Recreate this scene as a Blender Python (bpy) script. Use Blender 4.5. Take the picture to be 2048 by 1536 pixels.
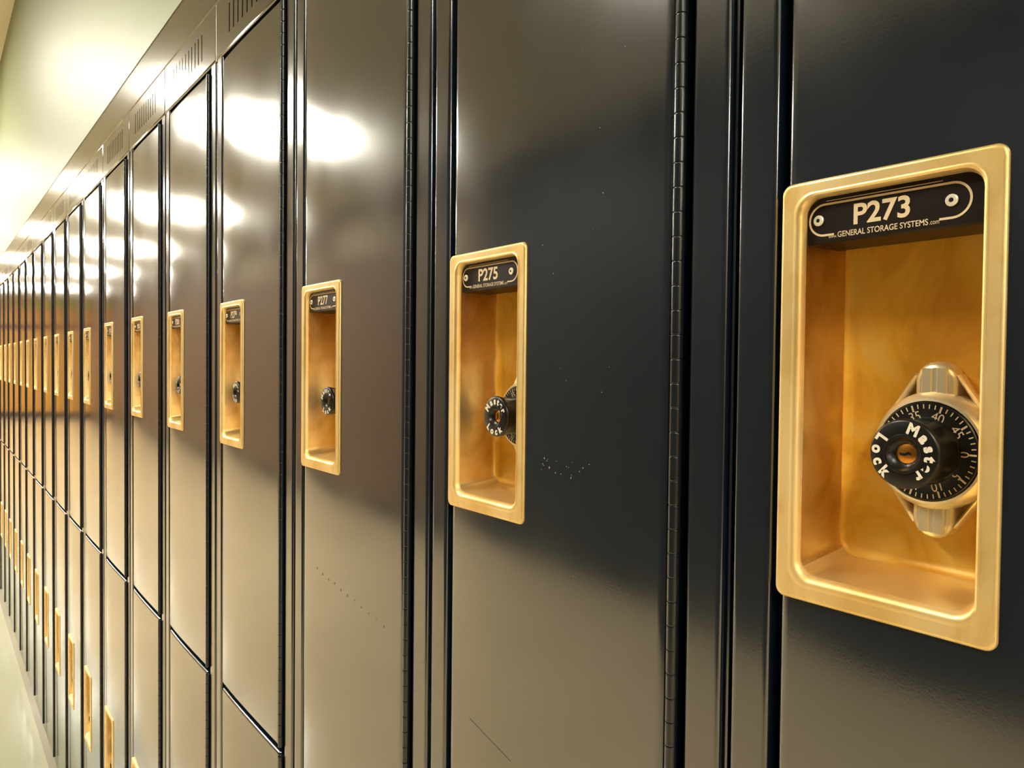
import bpy, bmesh, math, random
from mathutils import Vector, Matrix

for o in list(bpy.data.objects):
    bpy.data.objects.remove(o)
S = bpy.context.scene
COL = S.collection
R = math.radians

# ------------------------------------------------------------------ camera
CAM_D, CAM_H = 0.338, 1.471           # distance from the locker fronts, eye height above the floor
cd = bpy.data.cameras.new('camera')
cam = bpy.data.objects.new('camera', cd)
COL.objects.link(cam)
S.camera = cam
cd.sensor_width = 36.0
cd.lens = 1533.2 * 36.0 / 2048.0
cd.clip_start = 0.02
cd.clip_end = 200
yaw, pitch, roll = R(-37.288), R(-1.328), R(0.609)
F = Vector((math.cos(yaw) * math.cos(pitch), math.sin(yaw) * math.cos(pitch), math.sin(pitch)))
RT = F.cross(Vector((0, 0, 1))).normalized()
UP = RT.cross(F)
R2 = RT * math.cos(roll) + UP * math.sin(roll)
U2 = -RT * math.sin(roll) + UP * math.cos(roll)
cam.matrix_world = Matrix(((R2.x, U2.x, -F.x, 0), (R2.y, U2.y, -F.y, CAM_D), (R2.z, U2.z, -F.z, CAM_H), (0, 0, 0, 1)))

# ------------------------------------------------------------------ world, exposure, lights
w = bpy.data.worlds.new('world')
S.world = w
w.use_nodes = True
w.node_tree.nodes['Background'].inputs['Color'].default_value = (1.0, 0.9, 0.72, 1)
w.node_tree.nodes['Background'].inputs['Strength'].default_value = 0.02
S.view_settings.view_transform = 'Standard'
S.view_settings.look = 'None'
S.view_settings.gamma = 1
S.view_settings.use_curve_mapping = False
S.view_settings.exposure = 0.0
LAMP_STRENGTH = 130.0
LAMP_COLOUR = (1.0, 0.94, 0.80, 1)
LAMP_X = [-4.85, -1.55, 1.75, 5.05, 8.35, 11.65, 15.1, 18.9]
LAMP_DIM = (1, 2)                     # two fittings near the viewer burn lower
LAMP_Y, LAMP_LY, LAMP_LX = 1.36, 0.82, 0.52

# room, metres: x runs along the corridor into the picture, y away from the lockers, z up
PITCH, X0 = 0.305, 0.222             # locker pitch, latch-side edge of the nearest door
N_LOCK = 19
Z0 = CAM_H
Z_DOOR_T, Z_PAN_B, Z_PAN_T, Z_FAS_T = Z0 + .4355, Z0 + .4425, Z0 + .5251, Z0 + .601
Z_SPLIT, Z_LOW = Z0 - .4716, Z0 - 1.3716
Z_CEIL = Z0 + 1.72
W_COR = 3.1
XA, XB = -5.5, 22.0
XL0, XL1 = X0 - .273 - .0005, X0 + .032 + PITCH * (N_LOCK - 1) + .0005   # ends of the locker row
DEPTH = 0.40


# ------------------------------------------------------------------ materials
def mat(name, col, rough=.5, metal=0, ior=1.5, emit=None, tint=None, coat=0, coat_rough=.1):
    m = bpy.data.materials.new(name)
    m.use_nodes = True
    b = m.node_tree.nodes['Principled BSDF']
    b.inputs['Base Color'].default_value = (*col, 1)
    b.inputs['Roughness'].default_value = rough
    b.inputs['Metallic'].default_value = metal
    b.inputs['IOR'].default_value = ior
    if tint:
        b.inputs['Specular Tint'].default_value = (*tint, 1)
    if coat:
        b.inputs['Coat Weight'].default_value = coat
        b.inputs['Coat Roughness'].default_value = coat_rough
    if emit:
        b.inputs['Emission Color'].default_value = emit[0]
        b.inputs['Emission Strength'].default_value = emit[1]
    return m


def noise(m, scale, stretch=(1, 1, 1), detail=3, rough=.55, dist=0.0):
    nt = m.node_tree
    tc = nt.nodes.new('ShaderNodeTexCoord')
    mp = nt.nodes.new('ShaderNodeMapping')
    mp.inputs['Scale'].default_value = stretch
    n = nt.nodes.new('ShaderNodeTexNoise')
    n.inputs['Scale'].default_value = scale
    n.inputs['Detail'].default_value = detail
    n.inputs['Roughness'].default_value = rough
    n.inputs['Distortion'].default_value = dist
    nt.links.new(tc.outputs['Object'], mp.inputs['Vector'])
    nt.links.new(mp.outputs['Vector'], n.inputs['Vector'])
    return n.outputs['Fac']


def ramp(m, fac, stops):
    r = m.node_tree.nodes.new('ShaderNodeValToRGB')
    e = r.color_ramp.elements
    while len(e) < len(stops):
        e.new(.5)
    for el, (p, c) in zip(e, stops):
        el.position = p
        el.color = (*c, 1) if len(c) == 3 else c
    m.node_tree.links.new(fac, r.inputs['Fac'])
    return r.outputs['Color']


def bsdf(m):
    return m.node_tree.nodes['Principled BSDF']


def bump(m, fac, strength, dist):
    b = m.node_tree.nodes.new('ShaderNodeBump')
    b.inputs['Strength'].default_value = strength
    b.inputs['Distance'].default_value = dist
    m.node_tree.links.new(fac, b.inputs['Height'])
    m.node_tree.links.new(b.outputs['Normal'], bsdf(m).inputs['Normal'])


def g(v):
    return (v, v, v)


M = {}
# dark charcoal-blue gloss enamel of the lockers
m = M['paint'] = mat('locker_enamel', (.004, .009, .017), .15, 0, 2.2, tint=(.97, .97, .97))
m.node_tree.links.new(ramp(m, noise(m, 9, (1, 1, .6), 4), [(.3, g(.12)), (.75, g(.18))]), bsdf(m).inputs['Roughness'])
bump(m, noise(m, 700, detail=1), .03, .0003)
# steel pull handles finished in brass, handled and smudged
m = M['brass'] = mat('brushed_brass', (.94, .73, .40), .4, .72)
m.node_tree.links.new(ramp(m, noise(m, 26, (1, 1, .7), 5, .6, .6), [(.32, (.82, .54, .17)), (.52, (.95, .70, .30)), (.72, (.97, .76, .38))]), bsdf(m).inputs['Base Color'])
m.node_tree.links.new(ramp(m, noise(m, 14, (1, 1, .35), 5), [(.35, g(.34)), (.7, g(.5))]), bsdf(m).inputs['Roughness'])
m = M['amber'] = mat('shade_toned_brass_pocket', (.92, .50, .10), .38, .15)  # pocket back: deep orange of brass in shade, put into the colour
m.node_tree.links.new(ramp(m, noise(m, 22, (1, 1, .6), 5, .62, .8), [(.30, (.66, .27, .015)), (.5, (.95, .50, .05)), (.74, (.97, .66, .19))]), bsdf(m).inputs['Base Color'])
m = M['wallbrass'] = mat('shaded_brass_pocket', (.75, .56, .28), .3, 1)  # pocket walls: smoother brass, darkened in colour to carry their shade
m.node_tree.links.new(ramp(m, noise(m, 26, (1, 1, .7), 5, .6, .6), [(.32, (.56, .37, .15)), (.52, (.74, .56, .28)), (.72, (.84, .68, .39))]), bsdf(m).inputs['Base Color'])
m.node_tree.links.new(ramp(m, noise(m, 14, (1, 1, .35), 5), [(.35, g(.24)), (.7, g(.38))]), bsdf(m).inputs['Roughness'])
M['palebrass'] = mat('lit_pocket_shelf', (.97, .80, .40), .30, .85)  # pocket floor: reflected lamp light put in as a paler colour
M['hinge'] = mat('hinge_enamel', (.008, .011, .015), .24, 0, 1.6)
M['chrome'] = mat('lock_case_metal', (.95, .82, .55), .34, .65)
m = M['header'] = mat('locker_header_enamel', (.012, .016, .021), .13, 0, 1.9, tint=(1.0, .92, .78))
M['black'] = mat('black_plastic', (.008, .007, .006), .32, 0, 1.45)
M['plate'] = mat('black_plate_plastic', (.010, .006, .004), .38, 0, 1.35)
M['ink'] = mat('cream_lettering', (.72, .58, .36), .5)
M['white'] = mat('white_lettering', (.80, .74, .60), .5)
M['rivet'] = mat('silver_rivet', (.92, .86, .70), .4, .6)
M['hole'] = mat('dark_hole', (.004, .004, .004), .7, 0, 1.3)
M['key'] = mat('brass_key_cylinder', (.85, .36, .06), .3, 1)
M['inner'] = mat('locker_inside', (.006, .006, .007), .8, 0, 1.3)
M['chip'] = mat('chipped_paint', (.40, .38, .33), .6)
M['scuff'] = mat('dark_scuff', (.05, .042, .030), .35, 0, 1.7)
m = M['floor'] = mat('polished_vinyl_floor', (.66, .62, .50), .16, 0, 1.5)
m.node_tree.links.new(ramp(m, noise(m, 1.3, detail=5), [(.3, (.76, .62, .39)), (.7, (.83, .68, .44))]), bsdf(m).inputs['Base Color'])
M['floor_dim'] = mat('dimmed_floor_edge', (.32, .325, .23), .16, 0, 1.45)  # darker band added along the lockers to tone down the brightly lit floor
M['wall'] = mat('cream_satin_paint', (.20, .225, .125), .46, 0, 1.25)
bump(M['wall'], noise(M['wall'], 60, detail=2), .05, .002)
m = M['opp'] = mat('tan_brown_wall_paint', (.26, .165, .10), .55)
M['oppdark'] = mat('dark_brown_panelling', (.035, .031, .028), .5)
m = M['wood'] = mat('orange_wood_panelling', (.46, .23, .05), .4)
m.node_tree.links.new(ramp(m, noise(m, 3, (1, 6, .6), 5), [(.3, (.84, .40, .045)), (.7, (.94, .50, .08))]), bsdf(m).inputs['Base Color'])
M['ceil'] = mat('ceiling_tile', (.60, .56, .44), .7)
M['base'] = mat('dark_rubber_base', (.010, .010, .013), .5)
M['plinth'] = mat('locker_base_enamel', (.20, .16, .12), .25, 0, 1.9, tint=(1.0, .88, .70))
M['palepanel'] = mat('pale_wall_panel', (.90, .80, .62), .6)  # plain pale rectangles high on the opposite wall
M['green'] = mat('green_strip', (.35, .65, .12), .5)
M['red'] = mat('red_brown_rail', (.22, .05, .02), .5)
M['diff'] = mat('lamp_diffuser', (.9, .9, .9), .5, emit=(LAMP_COLOUR, LAMP_STRENGTH))
M['diff_low'] = mat('lamp_diffuser_low', (.9, .9, .9), .5, emit=(LAMP_COLOUR, LAMP_STRENGTH * .4))
M['lampframe'] = mat('lamp_frame_white', (.8, .8, .78), .4)


# ------------------------------------------------------------------ mesh helpers
class MB:
    """Collects faces with a material index and links them as one mesh object."""

    def __init__(self):
        self.v, self.f, self.mi, self.sm = [], [], [], []

    def add(self, vs, fs, mi=0, smooth=False):
        b = len(self.v)
        self.v += [tuple(p) for p in vs]
        for q in fs:
            self.f.append([b + i for i in q])
            self.mi.append(mi)
            self.sm.append(smooth)

    def box(self, x0, x1, y0, y1, z0, z1, mi=0):
        vs = [(x, y, z) for x in (x0, x1) for y in (y0, y1) for z in (z0, z1)]
        self.add(vs, [(0, 1, 3, 2), (4, 6, 7, 5), (0, 4, 5, 1), (2, 3, 7, 6), (0, 2, 6, 4), (1, 5, 7, 3)], mi)

    def loft(self, loops, mi=0, smooth=True, cap_a=False, cap_b=False, closed=True):
        n = len(loops[0])
        vs = [p for l in loops for p in l]
        fs = []
        for k in range(len(loops) - 1):
            for i in range(n if closed else n - 1):
                j = (i + 1) % n
                fs.append((k * n + i, k * n + j, (k + 1) * n + j, (k + 1) * n + i))
        self.add(vs, fs, mi, smooth)
        if cap_a:
            self.add(loops[0], [tuple(range(n))], mi, False)
        if cap_b:
            self.add(loops[-1], [tuple(range(n))], mi, False)

    def prism(self, profile, axis, a, b, mi=0, smooth=False, caps=True):
        """profile: closed list of 2D points; axis 'z' -> (x,y) profile, 'x' -> (y,z) profile, 'y' -> (x,z) profile."""
        def at(p, t):
            return {'z': (p[0], p[1], t), 'x': (t, p[0], p[1]), 'y': (p[0], t, p[1])}[axis]
        self.loft([[at(p, a) for p in profile], [at(p, b) for p in profile]], mi, smooth, caps, caps)

    def lathe_y(self, cx, cz, prof, mi=0, n=48, smooth=True, cap=True):
        """prof: (radius, y) pairs, revolved about the y axis through (cx, cz)."""
        loops = [[(cx + r * math.cos(2 * math.pi * i / n), y, cz + r * math.sin(2 * math.pi * i / n)) for i in range(n)] for r, y in prof]
        self.loft(loops, mi, smooth, False, cap)

    def build(self, name, mats, parent=None, loc=(0, 0, 0), autosmooth=R(40)):
        me = bpy.data.meshes.new(name)
        me.from_pydata(self.v, [], self.f)
        for q in (mats if isinstance(mats, (list, tuple)) else [mats]):
            me.materials.append(q)
        me.polygons.foreach_set('material_index', self.mi)
        me.polygons.foreach_set('use_smooth', self.sm)
        bm = bmesh.new()
        bm.from_mesh(me)
        bmesh.ops.remove_doubles(bm, verts=bm.verts, dist=1e-6)
        bmesh.ops.recalc_face_normals(bm, faces=bm.faces)
        if autosmooth:
            for e in bm.edges:
                if len(e.link_faces) == 2 and e.calc_face_angle(0) > autosmooth:
                    e.smooth = False
        bm.to_mesh(me)
        bm.free()
        o = bpy.data.objects.new(name, me)
        COL.objects.link(o)
        o.location = loc
        if parent:
            o.parent = parent
        return o


def tag(o, label=None, cat=None, group=None, kind=None):
    for k, v in (('label', label), ('category', cat), ('group', group), ('kind', kind)):
        if v:
            o[k] = v
    return o


def empty(name, loc):
    o = bpy.data.objects.new(name, None)
    o.empty_display_size = .05
    COL.objects.link(o)
    o.location = loc
    return o


_glyph = {}


def glyph(ch, fat=0.0):
    """Flat mesh of one character or string at size 1: vertices (x, z), faces, advance width."""
    k = (ch, fat)
    if k not in _glyph:
        c = bpy.data.curves.new('lettering', 'FONT')
        c.body = ch
        c.offset = fat
        c.resolution_u = 5
        o = bpy.data.objects.new('lettering', c)
        COL.objects.link(o)
        bpy.context.view_layer.update()
        me = bpy.data.meshes.new_from_object(o.evaluated_get(bpy.context.evaluated_depsgraph_get()))
        vs = [(v.co.x, v.co.y) for v in me.vertices]
        fs = [tuple(p.vertices) for p in me.polygons]
        bpy.data.objects.remove(o)
        bpy.data.curves.remove(c)
        bpy.data.meshes.remove(me)
        _glyph[k] = (vs, fs)
    return _glyph[k]


def bounds(vs):
    xs = [p[0] for p in vs]
    zs = [p[1] for p in vs]
    return min(xs), max(xs), min(zs), max(zs)


# NB the fronts face +y, so a reader sees +x on the left: lettering runs towards -x
def put_text(mb, s, cx, z, y, width, height, mi, fat=0.0):
    """String fitted into width x height, centred on cx with its foot at z, on the plane y."""
    vs, fs = glyph(s, fat)
    x0, x1, z0, z1 = bounds(vs)
    sx, sz = width / (x1 - x0), height / (z1 - z0)
    mb.add([(cx - (p[0] - (x0 + x1) / 2) * sx, y, z + (p[1] - z0) * sz) for p in vs], fs, mi)


def put_char(mb, ch, cx, cz, y, ang, rad, size, mi, fat=0.0, inward=False, sq=1.0, font_h=None):
    """One character on a circle: ang measured as seen by a reader (0 = right, 90 = top), its top pointing outward or inward."""
    vs, fs = glyph(ch, fat)
    x0, x1, z0, z1 = bounds(vs)
    zc = (z0 + z1) / 2 if font_h is None else font_h / 2
    out = []
    for p in vs:
        u, v = (p[0] - (x0 + x1) / 2) * size * sq, (p[1] - zc) * size
        if inward:
            u, v = -u, -v
        a = R(ang)
        rr = rad + v
        # reader's frame: position = rr * (cos, sin) + u * tangent clockwise
        px = rr * math.cos(a) + u * math.sin(a)
        pz = rr * math.sin(a) - u * math.cos(a)
        out.append((cx - px, y, cz + pz))
    mb.add(out, fs, mi)


def rrect(x0, x1, z0, z1, r, y, n=8):
    pts = []
    for (cx, cz, a0) in ((x1 - r, z1 - r, 0), (x0 + r, z1 - r, 90), (x0 + r, z0 + r, 180), (x1 - r, z0 + r, 270)):
        for i in range(n + 1):
            a = R(a0 + 90 * i / n)
            pts.append((cx + r * math.cos(a), y, cz + r * math.sin(a)))
    return pts


# ------------------------------------------------------------------ the setting
def struct(name, mb, m, autosmooth=R(40)):
    o = mb.build(name, m, autosmooth=autosmooth)
    o['kind'] = 'structure'
    return o


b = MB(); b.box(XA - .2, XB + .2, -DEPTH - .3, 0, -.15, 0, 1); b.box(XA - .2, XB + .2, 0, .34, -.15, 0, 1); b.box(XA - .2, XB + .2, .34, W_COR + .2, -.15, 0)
struct('floor', b, [M['floor'], M['floor_dim']])
b = MB(); b.box(XA - .2, XB + .2, -DEPTH - .3, W_COR + .2, Z_CEIL, Z_CEIL + .15); struct('ceiling', b, M['ceil'])
b = MB()
b.box(XA, XB, -DEPTH - .25, 0, Z_FAS_T, Z_CEIL)                   # above the lockers
b.box(XA, XL0 - .002, -DEPTH - .25, 0, 0, Z_FAS_T)               # beside the row, near end
b.box(XL1 + .002, XB, -DEPTH - .25, 0, 0, Z_FAS_T)               # beside the row, far end
b.box(XL0 - .002, XL1 + .002, -DEPTH - .25, -DEPTH - .01, 0, Z_FAS_T)
struct('wall_right', b, M['wall'])
b = MB()
b.box(5.6, XB, W_COR, W_COR + .15, 0, Z_CEIL)
b.box(XA, 5.6, W_COR, W_COR + .15, 0, Z_CEIL, 1)
struct('wall_left', b, [M['opp'], M['oppdark']])
b = MB(); b.box(XB, XB + .15, 0, W_COR, 0, Z_CEIL); struct('wall_far', b, M['wood'])
b = MB(); b.box(XA - .15, XA, 0, W_COR, 0, Z_CEIL); struct('wall_near', b, M['opp'])
b = MB(); b.box(XA, XB, W_COR - .012, W_COR, 0, .15); struct('baseboard_left', b, M['base'])
b = MB(); b.box(XB - .012, XB, 0, W_COR - .012, 0, .15); struct('baseboard_far', b, M['base'])
# closure strip between locker tops and wall, and the low base under the row
b = MB()
b.prism([(-.03, Z_PAN_T + .0015), (-.0025, Z_PAN_T + .0015), (-.0008, Z_PAN_T + .003), (-.0008, Z_FAS_T - .002), (-.002, Z_FAS_T), (-.03, Z_FAS_T)], 'x', XL0, XL1)
struct('trim_1', b, M['header'])
b = MB()
b.box(XL0, XL1, -DEPTH + .02, -.001, .0, Z_LOW - Z0 + Z0 - .004)
struct('baseboard_right', b, M['plinth'])

# fluorescent panels across the corridor ceiling
places = ['behind the viewer, farthest back', 'just behind the viewer', 'overhead beside the nearest numbered doors', 'mirrored largest in the locker doors',
          'mirrored second largest in the locker doors', 'mirrored third largest in the locker doors', 'mirrored fourth largest in the locker doors', 'mirrored smallest by the far wall']
for lx, pl in zip(LAMP_X, places):
    t = tag(empty('ceiling_light', (lx, LAMP_Y, Z_CEIL)), 'white rectangular ceiling light panel ' + pl, 'ceiling light', 'ceiling lights along the corridor')
    b = MB()
    hx, hy, e = LAMP_LX / 2, LAMP_LY / 2, .03
    for q in ((-hx - e, hx + e, -hy - e, -hy), (-hx - e, hx + e, hy, hy + e), (-hx - e, -hx, -hy, hy), (hx, hx + e, -hy, hy)):
        b.box(*q, -.03, -.001)
    b.build('frame', M['lampframe'], t)
    b = MB(); b.box(-hx, hx, -hy, hy, -.022, -.002); b.build('diffuser', M['diff_low' if LAMP_X.index(lx) in LAMP_DIM else 'diff'], t)


# ------------------------------------------------------------------ lockers
# locker-local frame: x = 0 at the latch edge of the doors, negative towards the hinge; z = 0 at the floor
DW = .2325                          # door width
TILT0, TILT_S, TILT_A, TILT_B = 3.0, .19, .05, .65


def door_y(x):
    """Slight bow of a pressed steel door front: y of the skin at x (0 latch .. -DW hinge)."""
    u = -x / DW
    n, y = 40, 0.0
    for i in range(n):
        uu = 1 - (1 - u) * (i + .5) / n
        tilt = TILT0 * math.exp(-uu / TILT_S) + TILT_A - TILT_B * uu * uu
        y -= math.tan(R(tilt)) * (1 - u) * DW / n
    return y + .0006


HOLE_X = (-.0925, -.0085)


def door_mesh(z0, z1, hz0, hz1, extra=None):
    """Door of sheet metal from z0 to z1 with an opening for the pull handle between hz0 and hz1; origin at the hinge edge."""
    b = MB()
    xs = [0, -.0006, -.0016, -.003, -.0056, HOLE_X[1], -.014, -.02, -.028, -.038, -.05, -.065, -.08, HOLE_X[0], -.105, -.12, -.14, -.16, -.18, -.2, -.215, -.226, -DW + .003, -DW + .0012, -DW]
    drop = {0: -.0030, -.0006: -.0013, -.0016: -.0004, -DW: -.0030, -DW + .0012: -.0007}
    zs = [z0, z0 + .0006, z0 + .0018, z0 + .004, hz0, hz1, z1 - .004, z1 - .0018, z1 - .0006, z1]
    zd = {0: -.0030, 1: -.0013, 2: -.0004, 7: -.0004, 8: -.0013, 9: -.0030}
    xs_y = {x: door_y(x) for x in xs}
    vs = []
    for k, z in enumerate(zs):
        for x in xs:
            vs.append((x + DW, xs_y[x] + min(drop.get(x, 0), zd.get(k, 0)), z))
    nx = len(xs)
    fs = []
    for k in range(len(zs) - 1):
        for i in range(nx - 1):
            if k == 4 and HOLE_X[0] - 1e-6 <= xs[i + 1] and xs[i] <= HOLE_X[1] + 1e-6:
                continue
            fs.append((k * nx + i, k * nx + i + 1, (k + 1) * nx + i + 1, (k + 1) * nx + i))
    b.add(vs, fs, 0, True)
    # returns of the sheet, turned back into the locker
    ring = [i for i in range(nx)] + [k * nx + nx - 1 for k in range(1, len(zs))] + [(len(zs) - 1) * nx + i for i in range(nx - 2, -1, -1)] + [k * nx for k in range(len(zs) - 2, 0, -1)]
    outer = [vs[i] for i in ring]
    b.loft([outer, [(p[0], -.022, p[2]) for p in outer]], 0, False)
    if extra:
        extra(b)
    return b


def hinge_mesh(z0, z1):
    """Full-height knuckled hinge barrel at the hinge edge of the door."""
    b = MB()
    r, n = .0036, 12
    step = .0138
    k = int((z1 - z0 - .004) / step)
    st = (z1 - z0 - .004) / k
    prof = []
    for i in range(k):
        a = z0 + .002 + i * st
        prof += [(r * .80, a + .0002), (r * .97, a + .00022), (r, a + .0005), (r, a + .0008), (r, a + st - .0008), (r, a + st - .0005), (r * .97, a + st - .00022), (r * .80, a + st - .0002)]
    loops = [[(q * math.cos(2 * math.pi * i / n) - .0045, -.0002 + q * math.sin(2 * math.pi * i / n), z) for i in range(n)] for q, z in prof]
    b.loft(loops, 0, True, True, True)
    b.box(-.0045, -.0006, -.0022, -.0006, z0 + .002, z1 - .002)      # leaf fixed to the door edge
    return b


H_IN = dict(x0=-.0925, x1=-.0095)


def handle_mesh(zt, zb):
    """Pressed metal recessed pull: flat rim, rolled lip, deep rounded pocket. Coordinates relative to the latch edge."""
    x0, x1 = -.0996, .0002
    b = MB()
    L = [rrect(x0, x1, zb, zt, .0050, -.006), rrect(x0, x1, zb, zt, .0050, .0006),
         rrect(x0 + .0004, x1 - .0004, zb + .0004, zt - .0004, .0048, .0015), rrect(x0 + .0013, x1 - .0013, zb + .0013, zt - .0013, .0045, .0020),
         rrect(x0 + .0019, x1 - .0019, zb + .0019, zt - .0019, .0045, .0020), rrect(x0 + .0062, x1 - .0066, zb + .0066, zt - .0054, .0095, .0020),
         rrect(x0 + .0068, x1 - .0072, zb + .0072, zt - .0060, .0095, .0020), rrect(x0 + .0074, x1 - .0084, zb + .0086, zt - .0066, .0090, .0024),
         rrect(x0 + .0082, x1 - .0098, zb + .0102, zt - .0074, .0088, .0020), rrect(x0 + .0088, x1 - .0108, zb + .0116, zt - .0080, .0084, .0006),
         rrect(x0 + .0092, x1 - .0114, zb + .0124, zt - .0084, .0082, -.0022), rrect(x0 + .0096, x1 - .0118, zb + .0165, zt - .0088, .0080, -.0330),
         rrect(x0 + .0104, x1 - .0122, zb + .0176, zt - .0092, .0078, -.0368), rrect(x0 + .0126, x1 - .0140, zb + .0196, zt - .0110, .0068, -.0390),
         rrect(x0 + .0150, x1 - .0165, zb + .0220, zt - .0130, .0056, -.0396)]
    b.loft(L[:11], 0, True)
    b.loft(L[10:-2], 2, True)
    b.loft(L[-3:], 1, True, False, True)
    return b


PL_Z = (.0594, .0822)
PLC = .0706


def plate_mesh(number, full=True):
    """Number plate filling the head of the pocket; z relative to the middle line of the upper handles."""
    b = MB()
    x0, x1 = -.0912, -.0078
    L = []
    for (ins, y) in ((0, -.030), (0, -.0042), (.0008, -.0032)):
        L.append(rrect(x0 + ins, x1 - ins, PL_Z[0] + ins, PL_Z[1] - ins, .0022 if ins else .003, y, 5))
    b.loft(L, 0, False, True, True)
    yy = -.00305
    # capsule-shaped outline, broken at the foot for the lettering
    hr, xa, xb = .0078, -.0850 + .0078, -.0117 - .0078
    def arc(cx, a0, a1, r0, r1, n=16):
        vs, fs = [], []
        for i in range(n + 1):
            a = R(a0 + (a1 - a0) * i / n)
            vs += [(cx + r0 * math.cos(a), yy, PLC + r0 * math.sin(a)), (cx + r1 * math.cos(a), yy, PLC + r1 * math.sin(a))]
        for i in range(n):
            fs.append((2 * i, 2 * i + 1, 2 * i + 3, 2 * i + 2))
        b.add(vs, fs, 1)
    t = .0010
    arc(xb, -90, 90, hr - t, hr)
    arc(xa, 90, 270, hr - t, hr)
    def bar(xp, xq, za, zb_):
        b.add([(xp, yy, za), (xq, yy, za), (xq, yy, zb_), (xp, yy, zb_)], [(0, 1, 2, 3)], 1)
    bar(xa, xb, PLC + hr - t, PLC + hr)
    bar(xb - .0052, xb, PLC - hr, PLC - hr + t)
    bar(xa, xa + .0052, PLC - hr, PLC - hr + t)
    # fine second line of the raised moulding above the capsule
    bar(xa + .004, xb - .001, PLC + hr + .0008, PLC + hr + .0011)
    put_text(b, number, -.0470, PLC - .0044, yy, .0256, .0098, 1, .024)
    if full:
        put_text(b, 'GENERAL STORAGE SYSTEMS', -.0470, PLC - .0090, yy, .0410, .0027, 1, .012)
        put_text(b, 'www.', -.0241, PLC - .0090, yy, .0042, .0011, 1)
        put_text(b, '.com', -.0700, PLC - .0090, yy, .0040, .0014, 1)
    for cx in (-.0168, -.0769):
        b.lathe_y(cx, PLC, [(.0026, -.0034), (.0026, -.0027), (.0021, -.0022), (.0010, -.0022), (.0009, -.0027)], 2, 16)
        b.lathe_y(cx, PLC, [(.00085, -.0028), (.0007, -.0021)], 3, 8)
    return b


KX, KZ = -.0597, -.0372           # lock axis


def lock_case_mesh():
    """Cast case of the built-in combination lock: ring, two grooved lobes, four triangular web rods."""
    b = MB()
    b.lathe_y(KX, KZ, [(.0272, -.0395), (.0272, -.0310), (.0266, -.0285), (.0252, -.0258), (.0240, -.0243), (.0229, -.0241), (.0226, -.0262), (.001, -.0262)], 0, 64)
    for sgn in (1, -1):
        # lobe: rounded cap widening at the root
        def outline(ins, top):
            w, pts = .0092 - ins, []
            pts.append((-w - .0015, .0190)); pts.append((-w, .0262))
            cz = .0322
            for i in range(11):
                a = R(180 - 18 * i)
                pts.append((w * math.cos(a), cz + (top - cz) * math.sin(a)))
            pts.append((w, .0262)); pts.append((w + .0015, .0190))
            return pts
        def lv(ins, top, y):
            return [(KX + sgn * p[0], y, KZ + sgn * p[1]) for p in outline(ins, top)]
        b.loft([lv(0, .0408, -.0395), lv(0, .0408, -.0332), lv(.0005, .0403, -.0316), lv(.0015, .0393, -.0306), lv(.0027, .0380, -.0300)], 0, True, False, True)
        # vertical groove with raised flanks on the lobe
        for q in (-.0033, .0033):
            b.loft([[(KX + q + dx, y, KZ + sgn * z) for dx, y in ((-.0026, -.0302), (-.0018, -.0292), (.0018, -.0292), (.0026, -.0302))] for z in (.0205, .0360, .0378)], 0, False, True, True, False)
        # web rods from the lobe shoulder to the flank of the ring
        for sx in (1, -1):
            p0, p1 = Vector((KX + sx * .0090, -.0355, KZ + sgn * .0345)), Vector((KX + sx * .0262, -.0355, KZ + sgn * .0090))
            d = (p1 - p0).normalized()
            s = Vector((-d.z, 0, d.x))
            ring = lambda c: [tuple(c + s * (.0013 * math.cos(R(a))) + Vector((0, .0040 * math.sin(R(a)), 0))) for a in range(0, 360, 45)]
            b.loft([ring(p0), ring(p1)], 0, True, True, True)
    return b


def dial_mesh(full=True):
    b = MB()
    b.lathe_y(KX, KZ, [(.0224, -.0262), (.0224, -.0236), (.0219, -.0231), (.0160, -.0229), (.0150, -.0226)], 0, 64)
    n = 50
    for i in range(n):
        a = R(360 * i / n)
        major = i % 5 == 0
        r0, r1, hw = (.0184 if major else .0194), .0214, (.00042 if major else .00026)
        q = []
        for r, s in ((r0, -1), (r1, -1), (r1, 1), (r0, 1)):
            q.append((KX - (r * math.cos(a) - s * hw * math.sin(a)), -.02275 - (0 if r < .02 else .0), KZ + r * math.sin(a) + s * hw * math.cos(a)))
        b.add([(p[0], -.0228, p[2]) for p in q], [(0, 1, 2, 3)], 1)
    for k in range(10):
        s = str(5 * k)
        ang = -36 * k
        cw = 17 if len(s) == 2 else 0
        vs, fs = glyph(s, .0)
        x0, x1, z0, z1 = bounds(vs)
        hgt = .0042
        sc = hgt / (z1 - z0)
        out = []
        for p in vs:
            u, v = (p[0] - (x0 + x1) / 2) * sc * .95, (p[1] - (z0 + z1) / 2) * sc
            a, rr = R(ang), .0163 + v
            out.append((KX - (rr * math.cos(a) + u * math.sin(a)), -.02265, KZ + rr * math.sin(a) - u * math.cos(a)))
        b.add(out, fs, 1)
    return b


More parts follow.
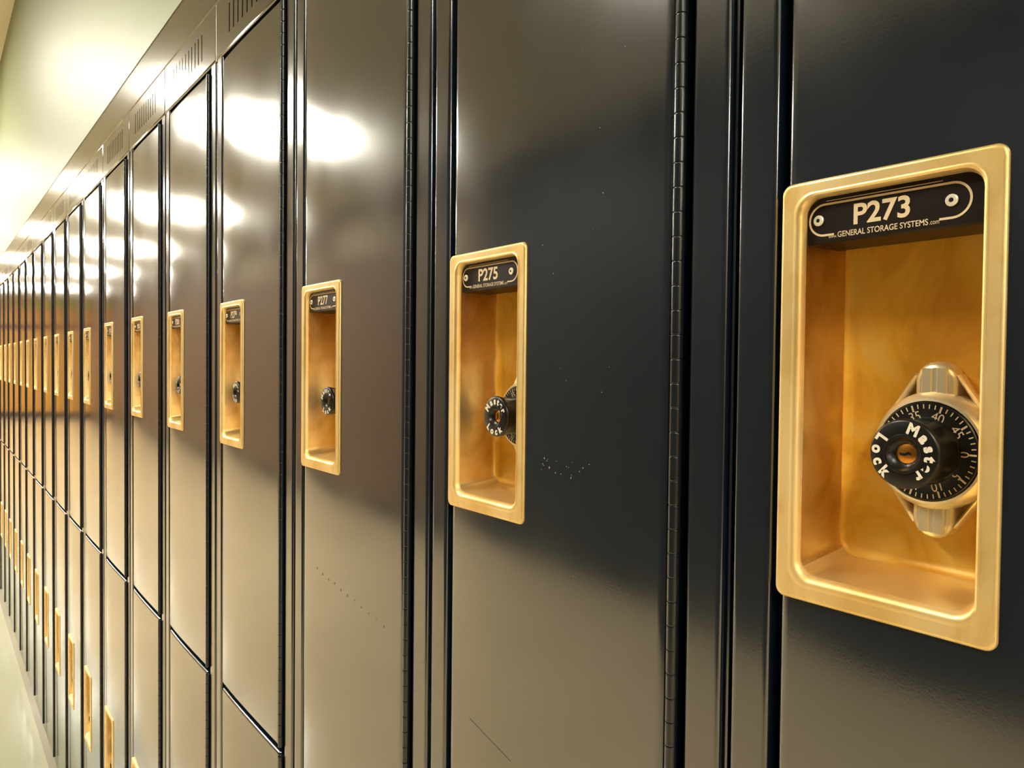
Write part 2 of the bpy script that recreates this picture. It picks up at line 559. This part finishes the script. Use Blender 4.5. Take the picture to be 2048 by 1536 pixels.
def knob_mesh(turn=0.0, full=True):
    """Knob with lettered face, raised inner ring and brass key cylinder; turned clockwise by 'turn' degrees."""
    b = MB()
    n = 72
    def rad(base, lob, i):
        return base * (1 - lob * (0.5 + 0.5 * math.cos(8 * 2 * math.pi * i / n)))
    prof = [(.0152, .0, -.0232), (.0148, .02, -.0225), (.0142, .04, -.0205), (.0142, .05, -.0120), (.0149, .05, -.0080), (.0153, .03, -.0055), (.0154, .0, -.0036), (.0150, 0, -.0026), (.0142, 0, -.0021)]
    loops = [[(KX + rad(r, l, i) * math.cos(2 * math.pi * i / n), y, KZ + rad(r, l, i) * math.sin(2 * math.pi * i / n)) for i in range(n)] for r, l, y in prof]
    b.loft(loops, 0, True)
    b.lathe_y(KX, KZ, [(.0142, -.0021), (.0088, -.0021), (.0086, -.0016), (.0080, -.0014), (.0074, -.0016), (.0066, -.0030), (.0052, -.0044), (.0046, -.0046)], 0, n, True, False)
    b.lathe_y(KX, KZ, [(.0046, -.0046), (.0040, -.0042), (.0002, -.0042)], 2, 32, True, True)
    ky = -.00415
    # keyway: a crooked slot
    c, s = math.cos(R(turn)), math.sin(R(turn))
    def kp(u, v):
        uu, vv = u * c + v * s, -u * s + v * c
        return (KX - uu, ky, KZ + vv)
    for quad in (((-.0007, -.0026), (.0004, -.0026), (.0009, -.0004), (-.0002, -.0004)), ((-.0002, -.0004), (.0009, -.0004), (.0004, .0012), (-.0008, .0012)), ((-.0008, .0012), (.0004, .0012), (.0009, .0026), (-.0001, .0026))):
        b.add([kp(*q) for q in quad], [(0, 1, 2, 3)], 3)
    yy = -.00195
    size, fat = .0068, .05
    word = 'Master'
    angs = [62, 32, 7, -15, -37, -62]
    for ch, a in zip(word, angs):
        put_char(b, ch, KX, KZ, yy, 90 - turn + a, .0115, size, 1, fat, False, .95, .66)
    for ch, a in zip('Lock', [-40, -14, 12, 39]):
        put_char(b, ch, KX, KZ, yy, 270 - turn + a, .0115, size, 1, fat, True, .95, .66)
    return b


def panel_mesh():
    """Ventilated header above the upper door, seam to seam, with ten vertical slots."""
    b = MB()
    xl, xr = .0322, -.2722
    zb, zt = Z_PAN_B, Z_PAN_T
    sw = .0042
    xs = [-.031 - i * (.169 / 9) for i in range(10)]
    s0, s1 = Z0 + .4645, Z0 + .5050
    y = 0.0
    def q(xa, xb, za, zb_):
        b.add([(xa, y, za), (xb, y, za), (xb, y, zb_), (xa, y, zb_)], [(0, 1, 2, 3)], 0)
    edges = [xl - .002]
    for x in xs:
        edges += [x + sw / 2, x - sw / 2]
    edges += [xr + .002]
    for i in range(len(edges) - 1):
        q(edges[i], edges[i + 1], zb + .003, s0)
        q(edges[i], edges[i + 1], s1, zt - .002)
        if i % 2 == 0:
            q(edges[i], edges[i + 1], s0, s1)
        else:                                                   # sides of a slot
            a, c = edges[i], edges[i + 1]
            b.loft([[(a, 0, s0), (c, 0, s0), (c, 0, s1), (a, 0, s1)], [(a, -.006, s0), (c, -.006, s0), (c, -.006, s1), (a, -.006, s1)]], 1, False)
    # rolled edges
    o0 = [(xl - .002, 0, zb + .003), (xr + .002, 0, zb + .003), (xr + .002, 0, zt - .002), (xl - .002, 0, zt - .002)]
    o1 = [(xl - .0006, -.0006, zb + .0009), (xr + .0006, -.0006, zb + .0009), (xr + .0006, -.0006, zt - .0006), (xl - .0006, -.0006, zt - .0006)]
    o2 = [(xl, -.002, zb), (xr, -.002, zb), (xr, -.002, zt), (xl, -.002, zt)]
    o3 = [(xl, -.02, zb), (xr, -.02, zb), (xr, -.02, zt), (xl, -.02, zt)]
    b.loft([o0, o1, o2], 0, True)
    b.loft([o2, o3], 0, False)
    b.box(xr + .001, xl - .001, -.022, -.010, zb + .001, zt - .001, 1)
    return b


def frame_mesh():
    """Face frame and carcass: two rounded stiles, seam lips, rails, dark inside."""
    b = MB()
    def stile(xa, xb, y=-.0012):
        r = .0026
        prof = [(xa, -.024), (xa, y - r)]
        for i in range(1, 5):
            a = R(90 * i / 4)
            prof.append((xa - r + r * math.cos(a), y - r + r * math.sin(a)))
        prof += [(xa - r - .0012, y), (xb + r + .0012, y)]
        for i in range(0, 4):
            a = R(90 + 90 * i / 4)
            prof.append((xb + r + r * math.cos(a), y - r + r * math.sin(a)))
        prof += [(xb, y - r), (xb, -.024)]
        loops = [[(p[0], p[1], z) for p in prof] for z in (Z_LOW - .001, Z_PAN_B)]
        b.loft(loops, 0, True, True, True, True)
    stile(.0290, .0060)
    stile(-.2445, -.2692)
    # turned lip in the seam to the next locker
    b.box(-.2722, -.2704, -.024, -.0052, Z_LOW - .001, Z_PAN_B)
    b.box(.0290, .0320, -.024, -.016, Z_LOW - .001, Z_PAN_B)
    # rails behind the door gaps
    for za, zb in ((Z_SPLIT - .02, Z_SPLIT + .02), (Z_DOOR_T - .012, Z_PAN_B), (Z_LOW - .001, Z_LOW + .014)):
        b.box(-.2445, .0060, -.034, -.0245, za, zb, 1)
    # carcass sheets
    b.box(.0300, .0320, -DEPTH, -.024, Z_LOW - .001, Z_PAN_T, 1)
    b.box(-.2722, -.2700, -DEPTH, -.024, Z_LOW - .001, Z_PAN_T, 1)
    b.box(-.2700, .0300, -DEPTH, -DEPTH + .003, Z_LOW - .001, Z_PAN_T, 1)
    for z in (Z_LOW - .001, Z_SPLIT - .002, Z_DOOR_T + .002, Z_PAN_T - .003):
        b.box(-.2700, .0300, -DEPTH + .003, -.035, z, z + .003, 1)
    # stops behind the door's gaps, so no light leaks through them
    b.box(.0000, .0300, -.034, -.0245, Z_LOW - .001, Z_PAN_B, 1)
    b.box(-.2700, -.2320, -.034, -.0245, Z_LOW - .001, Z_PAN_B, 1)
    return b


rnd = random.Random(4)


def marks_chips(b):
    """Chipped flecks and a scratch on the nearest fully seen door, at their own places."""
    q = random.Random(7)
    spots = [(-.118 - q.random() * .05, Z0 - .062 - q.random() * .012, .0007) for _ in range(15)] + [(-.115 - q.random() * .09, Z0 + .43 - q.random() * .75, .0005) for _ in range(26)]
    for x, z, s in spots:
        y = door_y(x) + .00012
        k = s * (.4 + q.random() * .8)
        a = q.random() * 3
        d = [(k * math.cos(a + t) * (1 if i % 2 else .5), k * math.sin(a + t)) for i, t in enumerate((0, 1.6, 3.1, 4.7))]
        b.add([(x + DW + u, y, z + v) for u, v in d], [(0, 1, 2, 3)], 1)
    for (xa, za), (xb, zb) in (((-.0314, Z0 - .2785), (-.0865, Z0 - .2893)),):
        n = 8
        for i in range(n):
            pa = (xa + (xb - xa) * i / n, za + (zb - za) * i / n)
            pb = (xa + (xb - xa) * (i + 1) / n, za + (zb - za) * (i + 1) / n)
            b.add([(pa[0] + DW, door_y(pa[0]) + .00012, pa[1]), (pb[0] + DW, door_y(pb[0]) + .00012, pb[1]), (pb[0] + DW, door_y(pb[0]) + .00012, pb[1] - .0007), (pa[0] + DW, door_y(pa[0]) + .00012, pa[1] - .0007)], [(0, 1, 2, 3)], 2)


def marks_dots(b):
    """A trail of small dark scuffs on the next door."""
    for i in range(11):
        x = -.041 - i * .0155
        z = Z0 - .223 - i * .0020 - (.0012 if i % 3 else 0)
        y = door_y(x) + .00012
        s = .0014 if i < 6 else .0009
        b.add([(x + DW - s, y, z - s * .7), (x + DW + s * .6, y, z - s), (x + DW + s, y, z + s * .8), (x + DW - s * .7, y, z + s)], [(0, 1, 2, 3)], 2)


UZ0, UZ1 = Z_SPLIT + .0045, Z_DOOR_T
LZ0, LZ1 = Z_LOW + .003, Z_SPLIT - .0028
UHC, LHC = Z0, Z0 - .8293 - .0894      # height of the handles' reference line, upper and lower
ZT, ZB = .0894, -.1127                 # top and foot of a handle from that line
PM = [M['paint'], M['chip'], M['scuff']]

# one of each part, moved to its place or copied for every locker
first = {}
sample = empty('locker', (0, 0, 0))
first['frame'] = frame_mesh().build('frame', [M['paint'], M['inner']], sample)
first['panel'] = panel_mesh().build('vent_panel', [M['header'], M['inner']], sample)
first['udoor'] = door_mesh(UZ0, UZ1, UHC + ZB + .008, UHC + ZT - .004).build('door', PM, sample)
first['ldoor'] = door_mesh(LZ0, LZ1, LHC + ZB + .008, LHC + ZT - .004).build('door', PM, sample)
first['uhinge'] = hinge_mesh(UZ0, UZ1).build('hinge', M['hinge'], sample)
first['lhinge'] = hinge_mesh(LZ0, LZ1).build('hinge', M['hinge'], sample)
first['handle'] = handle_mesh(ZT, ZB).build('pull_handle', [M['brass'], M['amber'], M['wallbrass'], M['palebrass']], sample)
for q in first['handle'].data.polygons:                          # pocket shelf, paler to stand for the light it catches
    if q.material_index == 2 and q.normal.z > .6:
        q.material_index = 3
first['case'] = lock_case_mesh().build('lock_case', M['chrome'], sample, autosmooth=R(40))
first['dial'] = dial_mesh().build('dial', [M['black'], M['ink']], sample)
knob_mats = [M['black'], M['white'], M['key'], M['hole']]
mesh_of = {k: o.data for k, o in first.items()}
mesh_of['udoor_chips'] = None
for o in list(first.values()):
    bpy.data.objects.remove(o)
bpy.data.objects.remove(sample)


def link(name, me, parent, loc=(0, 0, 0), label=None):
    o = bpy.data.objects.new(name, me)
    COL.objects.link(o)
    o.parent = parent
    o.location = loc
    if label:
        o['label'] = label
    return o


TURN = [82, 4, -8, 20, 150, 60, 200, 95, 10, 260, 40, 120, 330, 75, 180, 20, 140, 300, 60, 220]
DZ = [.0006, -.0008, -.0020, -.0030, -.0008, .0022, .0028]
AJAR = [0.0, -.35, .15, .05, .1, 0, .1]
said = ['at the right edge', 'second from the right', 'third from the right', 'fourth from the right', 'fifth from the right', 'sixth from the right']
ordn = ['first', 'second', 'third', 'fourth', 'fifth', 'sixth', 'seventh', 'eighth', 'ninth', 'tenth', 'eleventh', 'twelfth', 'thirteenth', 'fourteenth', 'fifteenth', 'sixteenth', 'seventeenth', 'eighteenth', 'nineteenth', 'twentieth']
knob_cache = {}
for n in range(N_LOCK):
    num = 'P%d' % (273 + 2 * n)
    if n <= 3:
        lab = 'dark glossy two-door locker with brass pull numbered %s, %s' % (num, said[n])
    else:
        lab = 'dark glossy two-door locker with brass pulls, %s in the row counting from P273' % ordn[n]
    t = tag(empty('locker', (X0 + n * PITCH, 0, 0)), lab, 'locker', 'row of lockers along the right wall')
    link('frame', mesh_of['frame'], t)
    link('vent_panel', mesh_of['panel'], t, label='slotted vent panel')
    for upper in (True, False):
        if upper and n in (1, 2):
            dm = door_mesh(UZ0, UZ1, UHC + ZB + .008, UHC + ZT - .004, marks_chips if n == 1 else marks_dots).build('door', PM)
            d = dm
            d.parent = t
            d.location = (-DW, 0, 0)
        else:
            d = link('door', mesh_of['udoor' if upper else 'ldoor'], t, (-DW, 0, 0))
        d['label'] = 'upper door' if upper else 'lower door'
        aj = (AJAR[n] if n < len(AJAR) else rnd.uniform(-.15, .3)) if upper else rnd.uniform(-.1, .3)
        d.rotation_euler = (0, 0, R(aj))                       # a hair open or shut about the hinge
        link('hinge', mesh_of['uhinge' if upper else 'lhinge'], d, label='knuckled hinge')
        zc = (UHC if upper else LHC) + (DZ[n] if upper and n < len(DZ) else 0)
        at = (DW, .0010, zc)
        link('pull_handle', mesh_of['handle'], d, at, 'brass recessed pull')
        if upper:
            p = plate_mesh(num, True).build('number_plate', [M['plate'], M['ink'], M['rivet'], M['hole']], d, at)
            p['label'] = 'black number plate'
        link('lock_case', mesh_of['case'], d, at, 'silver lock case')
        link('dial', mesh_of['dial'], d, at, 'black numbered dial')
        tr = TURN[n] if upper else TURN[(n * 7 + 3) % 20]
        if tr not in knob_cache:
            knob_cache[tr] = knob_mesh(tr).build('knob', knob_mats, d, at).data
        else:
            link('knob', knob_cache[tr], d, at)

# ------------------------------------------------------------------ what the doors mirror on the far side
for k, (xa, xb) in enumerate(((6.2, 7.6), (9.3, 11.0))):
    b = MB(); b.box(xa, xb, W_COR - .03, W_COR - .002, Z0 + 1.12, Z0 + 1.5); struct('trim_%d' % (k + 2), b, M['palepanel'])
b = MB(); b.box(XB - .02, XB - .001, 1.6, 2.6, Z_CEIL - .32, Z_CEIL - .02); struct('trim_4', b, M['green'])
b = MB(); b.box(XB - .03, XB - .001, 0, W_COR - .02, Z0 + .82, Z0 + .94); struct('trim_5', b, M['red'])
